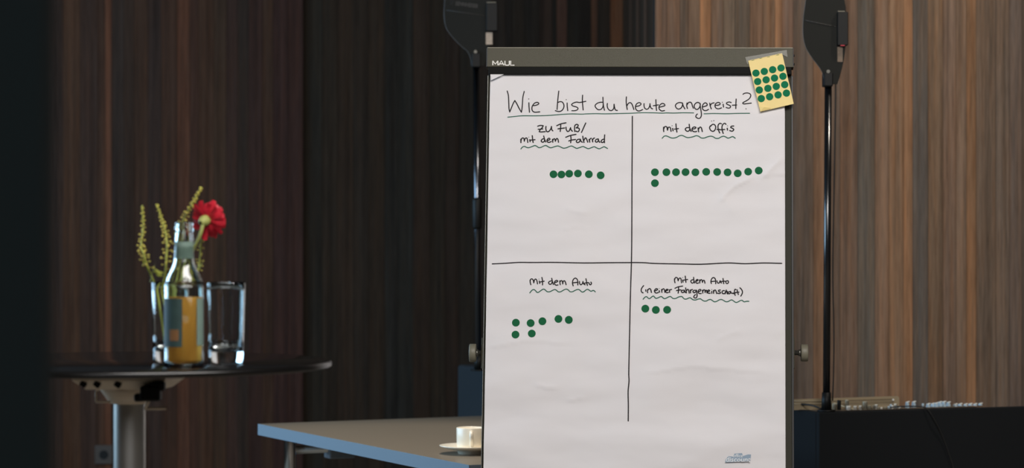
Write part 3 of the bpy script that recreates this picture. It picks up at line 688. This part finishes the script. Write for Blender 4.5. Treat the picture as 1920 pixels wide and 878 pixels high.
for x_ in (-.062, -.038, -.002):
    q = Vector(cb)+Mz @ Vector((x_, -.0605, ZB-.0365)); MB().box(q, (.0050, .004, .0048), Mz @ Matrix.Rotation(.6, 3, 'Y')).build('slot', M_black, pl)
k = MB(); q = at(283, 738, DB-.075)
k.box(q, (.017, .014, .013)); k.box(q+Vector((-.019, .004, -.007)), (.009, .012, .007)); k.box(q+Vector((.012, .0, .012)), (.012, .012, .008))
k.build('tilt_lock', M_black, bt, .004)
MB().tube([at(270, 767, DB-.06), at(312, 766, DB-.05)], .0026, 10).build('release_lever', M_cast, bt)
MB().tube([at(272, 766, DB-.06), at(283, 745, DB-.062)], .0026, 10).build('lever_rod', M_cast, bt)
k = MB()
for a_, b_ in (((180,733),(180,754)), ((180,754),(208,754)), ((180,733),(190,728))): k.tube([at(*a_, DB-.03), at(*b_, DB-.03)], .0018, 8)
k.build('side_bracket', M_cast, bt)

# tumbler
def tumbler(px, d, name, label, cat, group=None):
    c = Vector(((px-CX)/FPX*d, d, ZB+.0004)); t_ = thing(name, label, cat, c, group)
    r0, r1, h = .0290, .0322, .136; wl_ = .0019
    prof = [(1e-5,.0),(r0-.003,.0),(r0,.003)]+[(r0+(r1-r0)*k/10, .003+(h-.004)*k/10) for k in range(1, 11)]
    prof += [(r1-wl_/2, h), (r1-wl_, h-.001)]
    prof += [(r1-wl_-(r1-r0)*k/8*.9, h-.001-(h-.026)*k/8) for k in range(1, 8)] + [(r0-wl_-.001, .0235), (r0-.008, .0205), (1e-5, .0195)]
    MB().lathe(prof, c, 56).build('glass_body', M_glass, t_)
    return c, t_
tumbler(424, 4.174, 'drinking_glass', 'empty clear straight tumbler right of the bottle on the round table', 'glass')
vc, vt = tumbler(320, 4.20, 'vase_glass', 'clear straight glass used as a vase behind the bottle on the round table', 'glass')

# bottle
bc = Vector(((345-CX)/FPX*4.07, 4.07, ZB+.0004))
bo = thing('drink_bottle', 'clear glass bottle of amber drink with green grey neck label', 'bottle', bc)
s_ = .000866
outer = [(1e-5,.003),(.018,.002),(.027,.0),(.0312,.004),(.0318,.010),(.0318,.128),(.0308,.137),(.027,.148),(.0215,.159),(.0178,.168),(.0162,.178),(.0150,.205),(.0142,.219),(.0150,.221),(.0152,.226),(.0142,.229),(.0145,.231),(.0145,.2345),(.0125,.2355)]
inner = [(.0100,.2345),(.0105,.219),(.0120,.205),(.0132,.178),(.0150,.167),(.0190,.157),(.0245,.146),(.0285,.136),(.0296,.128),(.0296,.012),(.027,.007),(.012,.0075),(1e-5,.010)]
def smooth_prof(P, k=3): return [(max(1e-5, v.x), v.y) for v in catmull([Vector((a, b_)) for a, b_ in P], k)]
MB().lathe(smooth_prof(outer+inner), bc, 56).build('bottle_body', M_bottle, bo)
liq = [(1e-5,.0106),(.012,.0082),(.0266,.0078),(.0293,.0125),(.0293,.114),(.0288,.1145),(1e-5,.1142)]
MB().lathe(liq, bc, 56).build('drink', M_drink, bo)
def band(r0, z0, r1, z1, a0, a1, m, nm, label=None):
    MB().lathe([(r0, z0), (r0+(r1-r0)*.5, (z0+z1)/2), (r1, z1)], bc, 32, math.radians(a0), math.radians(a1)).build(nm, m, bo, label=label)
band(.0158, .1765, .01525, .204, 0, 360, M_label_green, 'neck_label')
band(.0321, .034, .0321, .112, 170, 272, M_label_dark, 'body_label', 'dark green label on the left of the bottle')
band(.0321, .036, .0321, .112, 318, 352, M_label_green, 'body_label', 'pale grey green label at the right of the bottle')
band(.0323, .044, .0323, .062, 232, 262, mat('brown_label_print', (120, 84, 50), .6), 'label_print')

# flowers in the vase glass
def cp1(X, Y, d): return at(220+X/2.3115, 330+Y/2.3115, d)
def sprig(path, label, n_b, seed, d=4.2, spread=.0078, start=.42, side=None):
    rg = random.Random(seed)
    base = vc+Vector((rg.uniform(-.012, .012), rg.uniform(-.01, .01), .022))
    P = [base]+[cp1(x, y, d+.012*math.sin(i*1.3+seed)) for i, (x, y) in enumerate(path)]
    P[1] = P[1]; C_ = catmull(P, 6); L = len(C_)
    t_ = thing('flower_sprig', label, 'flower', base, 'green budded sprigs in the vase glass')
    MB().tube(C_, [.0020-.0007*i/(L-1) for i in range(L)], 7).build('stem', M_stem, t_)
    k = MB()
    for i in range(n_b):
        f = start+(1-start)*((i+rg.random()*.6)/n_b)**.75; x = f*(L-1); j = min(L-2, int(x)); p = C_[j].lerp(C_[j+1], x-j)
        an = i*2.4; rr = spread*(1.35-1.15*(f-start)/(1-start)); o_ = Vector((math.cos(an)*rr, math.sin(an)*rr, -.001+rg.random()*.002))
        k.ball(p+o_, .0017+rg.random()*.0008-.0007*f, 6, 4); k.tube([p, p+o_], .0005, 4, False)
    k.build('buds', M_bud, t_, kind='stuff')
    for (x, y), (x2, y2) in (side or []):
        a, b_ = cp1(x, y, d), cp1(x2, y2, d-.01); m_ = (a+b_)/2+Vector((0, 0, -.004)); n_ = Vector((.0, 0, .0032))
        lf = MB().add([a, m_+n_, b_, m_-n_, m_+Vector((0,-.001,0))], [(0,1,4),(1,2,4),(2,3,4),(3,0,4)], True); lf.build('leaf', M_stem, t_)
sprig([(175,520),(150,440),(132,400),(116,345),(103,300),(112,220),(108,128)], 'leftmost green budded sprig with leafy foot in the vase glass', 44, 1, side=[((150,400),(200,435)),((120,380),(105,345)),((150,425),(165,375)),((140,460),(150,420))])
sprig([(195,520),(205,440),(212,370),(214,280),(198,205),(170,122)], 'second green budded sprig from the left, bending left at its tip', 44, 2, side=[((205,420),(160,400)),((208,400),(215,360))])
sprig([(225,520),(245,420),(262,300),(282,200),(325,120),(365,48)], 'tallest green budded sprig leaning right behind the bottle neck', 52, 5, 4.215, spread=.008)
sprig([(235,520),(300,480),(345,420),(356,370),(365,280),(385,220)], 'short green sprig rising between the bottle neck and the red flower', 26, 4, 4.24, side=[((345,400),(372,370))])
t_ = thing('red_flower', 'crimson ruffled flower on a pale green stem leaning out right', 'flower', vc+Vector((.004, 0, .022)))
fc = cp1(380, 194, 4.20)
MB().tube(catmull([vc+Vector((.004, 0, .022)), cp1(240, 500, 4.21), cp1(290, 400, 4.21), cp1(328, 320, 4.2), cp1(358, 258, 4.19), fc+Vector((-.002,-.008,-.004))], 6), .0030, 10).build('stem', M_calyx, t_)
ax = Vector((.42, .80, .24)).normalized(); e1 = ax.orthogonal().normalized(); e2 = ax.cross(e1)
cal = MB().lathe([(.003,-.014),(.0070,-.010),(.0095,-.004),(.0088,.004),(.004,.009)], (0,0,0), 16)
Rm = Matrix((e1, e2, ax)).transposed(); cal.v = [tuple(fc+Rm @ Vector(v)) for v in cal.v]; cal.build('calyx', M_calyx, t_)
pt = MB(); rg = random.Random(9)
for i in range(130):
    an = i*2.39996; lay = i/130; tilt = math.radians(100-88*lay**.9)+rg.uniform(-.12, .12)
    ln = .0335*(1-.30*lay)*rg.uniform(.82, 1.1); wd = .0105*rg.uniform(.8, 1.2)
    d = (e1*math.cos(an)+e2*math.sin(an))*math.sin(tilt)+ax*math.cos(tilt); sdir = d.cross(ax if abs(d.dot(ax)) < .95 else e1).normalized(); up = d.cross(sdir)
    b0 = fc+ax*.004
    rows = []
    for s in (0, .35, .7, 1.0):
        c = b0+d*ln*s+up*(-.006*s*s)*rg.uniform(.2, 1.4); ww = wd*(.18+.95*s if s < .9 else .75)
        rows.append([c-sdir*ww*.5+up*.0012*rg.uniform(-1, 1), c+up*.0016*rg.uniform(-1, 1)+d*.0015*(s == 1), c+sdir*ww*.5+up*.0012*rg.uniform(-1, 1)])
    pt.add([q for r_ in rows for q in r_], [(3*a+c, 3*a+c+1, 3*a+c+4, 3*a+c+3) for a in range(3) for c in range(2)], True)
pt.build('petals', M_petal, t_, kind='stuff')

# ---------------------------------------------------------------- equipment boxes, antenna stands, mixer
YAW = math.radians(21.5)
EX = Vector((math.cos(YAW), math.sin(YAW), 0)); EY = Vector((-math.sin(YAW), math.cos(YAW), 0)); BXM = rotz(YAW)
def oriented(P0, mb, x0, x1, y0, y1, z0, z1):
    c = P0+EX*((x0+x1)/2)+EY*((y0+y1)/2); c.z = (z0+z1)/2
    return mb.box(c, ((x1-x0)/2, (y1-y0)/2, (z1-z0)/2), BXM)
ZC = .80; CP = on_z(1536, 774, ZC); CP.z = 0
t_ = thing('equipment_case', 'large black covered case carrying the mixing desk at the right', 'case', CP+EX*.5+EY*.35)
cs = MB(); oriented(CP, cs, .02, 1.13, .02, .30, .0, ZC-.07); cs.build('case_body', M_case, t_)
oriented(CP, MB(), 0, 1.15, 0, .02, .0, ZC).build('front_panel', M_case, t_, .003)
oriented(CP, MB(), 0, .02, .021, .30, .0, ZC).build('side_panel', M_case, t_, .003)
oriented(CP, MB(), 1.13, 1.15, .021, .30, .0, ZC).build('side_panel', M_case, t_, .003)
oriented(CP, MB(), .02, .10, .021, .06, ZC-.03, ZC-.0004).build('corner_block', M_case, t_, .001)
t_ = None
ZL = .85; LP = on_z(857, 684, ZL); LP.z = 0        # its far left top corner
lb = thing('speaker_cabinet', 'dark blue grey box cabinet behind the grey table, left of the flip chart', 'cabinet', LP+EX*.25-EY*.3)
oriented(LP, MB(), 0, .46, -.62, 0, .0, ZL).build('cabinet_body', M_case_blue, lb, .012, 3)

M_pole_metal = mat('dark_metal_tube', (105, 108, 114), .2, 1)
def stand(cx_base, d, zb, top_px, top_py, label, collar_y=None, foot=(.015, .055), pm=M_pole):
    base = Vector(((cx_base-CX)/FPX*d, d, zb)); top = at(top_px, top_py, d)
    t_ = thing('antenna_stand', label, 'stand', base)
    MB().tube([base+Vector((0,0,.012)), top], .0105, 28).build('pole', pm, t_)
    MB().tube([base+Vector((0,0,.004)), base+Vector((0,0,foot[1]))], [foot[0], foot[0]*.86], 18).build('foot_socket', M_black, t_)
    MB().tube([base+Vector((0,0,.0002)), base+Vector((0,0,.005))], .026, 24).build('flange', M_black, t_)
    if collar_y:
        a, b_ = [base.lerp(top, (at(0, y, d).z-base.z)/(top.z-base.z)) for y in collar_y]
        MB().tube([b_, b_.lerp(a, .08), b_.lerp(a, .92), a], [.0125, .016, .016, .0125], 20).build('clutch', M_black, t_)
    return base, top
dR = (CP+EX*.038+EY*.030).y; 
sR = stand(1549.5, dR, ZC, 1553, 140, 'slim black antenna pole standing on the black case corner, right of flip chart')
dL = 8.42
sL = stand(897, dL, ZL, 892.5, 112, 'slim black antenna pole standing on the blue grey cabinet, left of flip chart', (371, 430), pm=M_pole_metal)

def plate(name, outline, d, th, m, parent, bevel=.0):
    P = [at(x, y, d) for x, y in outline]; n = len(P)
    Q = [p+Vector((0, th, 0)) for p in P]
    mb = MB().add(P+Q, [tuple(range(n)), tuple(range(n, 2*n))]+[(i, (i+1) % n, n+(i+1) % n, n+i) for i in range(n)])
    return mb.build(name, m, parent, bevel)
def smooth2(P, k=4): return [(v.x, v.y) for v in catmull([Vector(p) for p in P], k)]
# right antenna
d = dR-.022
aR = thing('paddle_antenna', 'black paddle shaped antenna on the pole against the right wood wall', 'antenna', at(1553, 140, d))
left = [(1547,-160),(1530,-110),(1517,-50),(1510.8,0),(1506.6,31),(1505.6,61),(1509.7,86),(1521,106.6),(1535,125),(1542.5,139),(1546,158)]
right = [(1570,158),(1576,139),(1582.5,111),(1585.6,82),(1586,20),(1583.5,0),(1578,-50),(1566,-110),(1555,-160)]
plate('paddle', smooth2(left)+smooth2(right), d, .006, M_antenna, aR, .001)
MB().tube([at(x, y, d+.0005) for x, y in smooth2(left)[4:]], .0007, 6).build('edge_highlight', M_highlight_teeth, aR)  # lighter tube added along the outline as a painted edge highlight
def px_box(x0, x1, y0, y1, d0, d1, mb=None):
    a, b_ = at(x0, y1, d0), at(x1, y0, d0)
    return (mb or MB()).box(((a.x+b_.x)/2, (d0+d1)/2, (a.z+b_.z)/2), ((b_.x-a.x)/2, abs(d1-d0)/2, (b_.z-a.z)/2))
px_box(1570.5, 1590.5, 22, 85, d-.014, d+.016).build('amplifier_box', M_black, aR, .002)
px_box(1571, 1584, 20.4, 22.1, d-.014, d-.002).build('box_end', M_edge, aR, .0003)
px_box(1576, 1584, 84.4, 86.2, d-.016, d-.010).build('indicator', M_red, aR, .0003, label='red indicator under the box')
px_box(1570.2, 1580, 88, 116, d-.0012, d-.0002).build('type_label', M_label_brown, aR)
MB().tube([at(1510, 38, d-.001), at(1569.6, 50.5, d-.001)], .0011, 8).build('ridge', M_antenna_print, aR)
for k_ in range(7):
    f = (k_+.5)/7; MB().box(at(1510+59.6*f, 38+12.5*f, d-.002), (.0014, .0006, .0004)).build('ridge_tooth', M_highlight_teeth, aR)
px_box(1545, 1562, 136, 162, d-.012, dR+.016).build('pole_clamp', M_black, aR, .003)
MB().tube([at(1553, 134, d-.012), at(1553, 134, d)], .0052, 14).build('clamp_bolt', M_steel, aR)
# left antenna
d = dL-.022
aL = thing('paddle_antenna', 'black paddle shaped antenna behind the upper left corner of the flip chart', 'antenna', at(892, 112, d))
left = [(884,-170),(862,-120),(843,-60),(835,-20),(833.7,0),(832.8,27),(835.5,49),(843.7,64),(862,84),(876.5,96.6),(882,109),(884.5,124)]
right = [(908,124),(913,108),(918,84),(921,50),(921,0),(917,-50),(906,-120),(894,-170)]
plate('paddle', smooth2(left)+smooth2(right), d, .006, M_antenna, aL, .001)
MB().tube([at(x, y, d+.0005) for x, y in smooth2(left)[4:]], .0008, 6).build('edge_highlight', M_highlight_teeth, aL)  # painted highlight tube on this outline too
px_box(911.5, 933, 5, 58.5, d-.016, d+.016).build('amplifier_box', M_black, aL, .003)
px_box(912.5, 930, 3.6, 5.6, d-.012, d).build('box_end', M_edge, aL, .0003)
px_box(911, 923.3, 61, 83.4, d-.0012, d-.0002).build('type_label', M_label, aL)
MB().tube([at(837, 19, d-.001), at(910, 29.5, d-.001)], .0011, 8).build('ridge', M_antenna_print, aL)
for k_ in range(8):
    f = (k_+.5)/8; MB().box(at(837+73*f, 19+10.5*f, d-.002), (.0016, .0006, .0004)).build('ridge_tooth', M_highlight_teeth, aL)
px_box(884.5, 901, 99, 126, d-.012, dL+.016).build('pole_clamp', M_black, aL, .003)
MB().tube([at(891.5, 97, d-.012), at(891.5, 97, d)], .0055, 14).build('clamp_bolt', M_steel, aL)

def text_mesh(name, txt, width, m, parent, M3, origin, label=None, shear=0, bold=0, hscale=1.0):
    cu = bpy.data.curves.new(name, 'FONT'); cu.body = txt; cu.size = 1; cu.offset = bold; cu.shear = shear; cu.resolution_u = 2
    o = bpy.data.objects.new(name, cu); COL.objects.link(o)
    dg = bpy.context.evaluated_depsgraph_get(); me = bpy.data.meshes.new_from_object(o.evaluated_get(dg))
    bpy.data.objects.remove(o); bpy.data.curves.remove(cu)
    xs = [v.co.x for v in me.vertices]; sc = width/(max(xs)-min(xs)); x0 = min(xs)
    for v in me.vertices:
        a, b_ = (v.co.x-x0)*sc, v.co.y*sc*hscale
        v.co = origin + M3 @ Vector((a, 0, b_))
    me.materials.clear(); me.materials.append(m); me.name = name
    return link(name, me, parent, None, label)
tilt = Matrix.Rotation(math.radians(7.5), 3, 'Y')
mpp = d/FPX
text_mesh('lettering', 'SENNHEISER', 43*mpp, M_antenna_print, aL, tilt, at(853.5, 9.5, d-.0008), 'faint grey maker name on the paddle', bold=.02, hscale=1.35)
lg = MB()
for pts in ([(845,0.5),(852,1.5),(848,9),(844.5,8.5)], ):
    lg.tube([at(x, y, d-.0008) for x, y in pts+[pts[0]]], .0005, 4)
lg.tube([at(846, 8, d-.0008), at(849, 2, d-.0008), at(850.5, 6, d-.0008)], .0005, 4)
lg.build('maker_mark', M_antenna_print, aL)

# antenna cable running down the right pole
cab = [(1567,158),(1566.5,200),(1565,300),(1562.5,430),(1561.5,520),(1563.5,620),(1563,700),(1561,752)]
o = MB().tube(catmull([at(x, y, dR+.006) for x, y in cab], 5), .0021, 8).build('antenna_cable', M_cable)
tag(o, 'thin black cable hanging from the right antenna beside its pole', 'cable')

# mixer: slab, back panel, knobs and fader caps
def case_pt(px, ey, z):        # the point of the vertical plane ey behind the case front, in the column px, at height z
    dirx = (px-CX)/FPX; P = CP+EY*ey
    dd = (P.x*EY.x+P.y*EY.y)/(dirx*EY.x+EY.y)
    return Vector((dirx*dd, dd, z))
def z_of(py, P): return CAMZ-(py-CY)/FPX*P.y
ZM = ZC-.001
mxr = thing('mixing_desk', 'mixing desk with pale fader caps lying on the black case', 'mixer', CP+EX*.3+EY*.2+Vector((0,0,ZC)))
oriented(CP, MB(), .022, .56, .062, .16, ZC-.069, ZM-.001).build('desk_body', M_black, mxr, .001)
oriented(CP, MB(), .03, .555, .064, .156, ZM-.001, ZM).build('control_surface', mat('mixer_face_paint', (96, 84, 70), .6), mxr)
L0 = case_pt(1478, .125, 0); R0 = case_pt(1686, .125, 0)
mb = MB(); zt0, zt1 = z_of(749.5, L0), z_of(743, R0)
Rr = .006; ol = [(L0, ZM), (R0, ZM), (R0, zt1-Rr), (R0-EX*.002, zt1-.002), (R0-EX*Rr, zt1), (L0, zt0)]
pts = [Vector((p.x, p.y, z)) for p, z in ol]; n = len(pts); pts += [p+EY*.003 for p in pts]
mb.add(pts, [tuple(range(n)), tuple(range(n, 2*n))]+[(i, (i+1) % n, n+(i+1) % n, n+i) for i in range(n)])
bpn = mb.build('back_panel', M_beige, mxr, label='upright beige metal panel at the back')
for y0, hh in ((752.5, .0012), (758, .0010)):
    a = case_pt(1480, .123, 0); b_ = case_pt(1676, .123, 0); a.z = z_of(y0+.3, a); b_.z = z_of(y0-4.2, b_)
    MB().tube([a, b_], hh, 6).build('groove_rib', M_beige, bpn)
q = case_pt(1674.5, .122, 0); q.z = z_of(750, q)
MB().tube([q-EY*.002, q+EY*.002], .0032, 12).build('screw', M_capwhite, bpn)
kn = [(1569.5,1577,750.5,762,.09,M_black),(1584.5,1591.5,750,763,.09,M_greyknob),(1617,1626.5,753,768,.075,M_greyknob),
      (1625.8,1634,760.5,768,.075,M_greyknob),(1600,1607,761.5,767,.075,M_capwhite),(1610,1616,761,767,.075,M_capwhite),
      (1635.5,1641.5,760,767.5,.075,M_greyknob),(1644,1649,763,768,.075,M_greyknob),(1650,1655,764,768,.075,M_capwhite),
      (1657,1662,763,767.5,.075,M_greyknob),(1664,1669,762,767,.075,M_cap),(1671,1676,761,766,.075,M_capwhite),(1678,1682,763,767,.075,M_cap),
      (1586,1596,761.5,766,.075,M_capwhite),(1684,1689,762,766,.075,M_capwhite),(1640,1646,759,764,.08,M_capwhite),(1668,1673,758.5,762,.09,M_cap),
      (1676,1682,757.5,762,.09,M_capwhite),(1700,1704,763,766,.075,M_cap),(1560,1568,757,762,.08,M_greyknob),(1728,1733,757,763,.08,M_cap)]
for x0, x1, y0, y1, ey, m_ in kn:
    p = case_pt((x0+x1)/2, ey, ZM); zt = z_of(y0, p); r_ = (x1-x0)/2*p.y/FPX
    if zt < ZM+.003: zt = ZM+.003
    MB().tube([p, p+Vector((0,0,(zt-ZM)*.8)), Vector((p.x, p.y, zt))], [r_, r_*.94, r_*.86], 14).build('rotary_knob', m_, mxr)
    for k_ in range(3):
        a_ = -math.pi/2+YAW+(k_-1)*.6; o_ = Vector((math.cos(a_), math.sin(a_), 0))*r_*.97
        if r_ > .004: MB().box(p+o_+Vector((0,0,(zt-ZM)*.5)), (.0006, .0006, (zt-ZM)*.4)).build('knob_rib', M_black, mxr)
fd = [(1701,754),(1713,753.5),(1740,757.5),(1748.5,757),(1755,756),(1762,754),(1769.5,753.5),(1778,754.5),(1791,758),(1800,757.5),(1810,758),(1819,759),(1828,760.2),(1838,761.2)]
for i, (x, y) in enumerate(fd):
    ey = .09+.012*(i % 2); p = case_pt(x, ey, ZM); zt = max(z_of(y, p), ZM+.006)
    f_ = MB(); w2, l2 = .0040, .007
    f_.add([p+BXM @ Vector(v) for v in ((-w2,-l2,0),(w2,-l2,0),(w2,l2,0),(-w2,l2,0),(-w2*.7,-l2*.8,zt-ZM-.002),(w2*.7,-l2*.8,zt-ZM-.002),(w2*.7,l2*.8,zt-ZM),(-w2*.7,l2*.8,zt-ZM))],
           [(0,3,2,1),(4,5,6,7),(0,1,5,4),(1,2,6,5),(2,3,7,6),(3,0,4,7)])
    f2 = f_.build('fader_cap', M_cap, mxr, .0008)
    tpz = Vector((p.x, p.y, zt)); MB().box(tpz+EX*.002, (.0050, .0036, .0010), BXM @ Matrix.Rotation(-.25, 3, 'Y')).build('cap_top', M_capwhite, f2)
# cables on the case
pts = [case_pt(1668, .08, ZM+.004), case_pt(1690, .05, ZM+.008), case_pt(1722, .008, ZM+.0095), case_pt(1738, -.006, ZC+.002), case_pt(1752, -.010, ZC-.03), case_pt(1766, -.006, ZC-.075), case_pt(1779, -.005, ZC-.13), case_pt(1790, -.005, ZC-.19), case_pt(1800, -.006, ZC-.3), case_pt(1812, -.02, ZC-.6), case_pt(1830, -.03, .006), case_pt(1900, -.10, .005)]
o = MB().tube(catmull(pts, 6), .0019, 8).build('mixer_cable', M_cable); tag(o, 'black cable looping from the mixing desk down over the case front', 'cable')
pts = [case_pt(1563, .12, ZM+.018), case_pt(1574, .105, ZM+.0125), case_pt(1588, .09, ZM+.006), case_pt(1600, .07, ZM+.0019)]
o = MB().tube(catmull(pts, 5), .0018, 8).build('patch_cable', M_palecable); tag(o, 'pale cable slanting down from the right pole foot across the mixing desk', 'cable')
pts = [CP+EX*a+EY*b_+Vector((0,0,z)) for a, b_, z in ((-.0,.20,ZC+.012),(.01,.12,ZC+.016),(.025,.085,ZC+.014),(.035,.065,ZC+.008),(.05,.06,ZC+.004))]
o = MB().tube(catmull(pts, 5), .0028, 8).build('power_cable', M_cable); tag(o, 'short black cable on the case edge just right of the flip chart', 'cable')

# small printed mark of the paper maker at the foot of the sheet
def board_text(name, txt, x, y, wpx, m, label, dn, **kw):
    u, v = board_uv(x, y, .0036); wd = wpx*5.75/FPX
    return text_mesh(name, txt, wd, m, sheet, BM, bp_(u, v, HL+dn), label, **kw)
HL = max(H(*board_uv(x, y, .0036)) for x in range(1356, 1412, 4) for y in range(848, 872, 3))
def lq(x, y, dn): u, v = board_uv(x, y, .0036); return bp_(u, v, H(u, v)*0+HL+dn)
MB().add([lq(x, y, .0003) for x, y in ((1359.5,868),(1360.5,862),(1366,856),(1374,857),(1377,851.5),(1391,850.5),(1393,856),(1402,853),(1408,853),(1406,865.5))], [tuple(range(10))]).build('logo_shadow', M_logo, sheet, label='blue grey shape behind the small printed words')
board_text('logo_lettering', 'office', 1374, 858, 18, M_logo_w, 'small pale word office', .0006, shear=.15, bold=.008)
board_text('logo_lettering', 'discount', 1361, 866.5, 45, M_logo_w, 'small pale word discount', .0006, shear=.15, bold=.012)
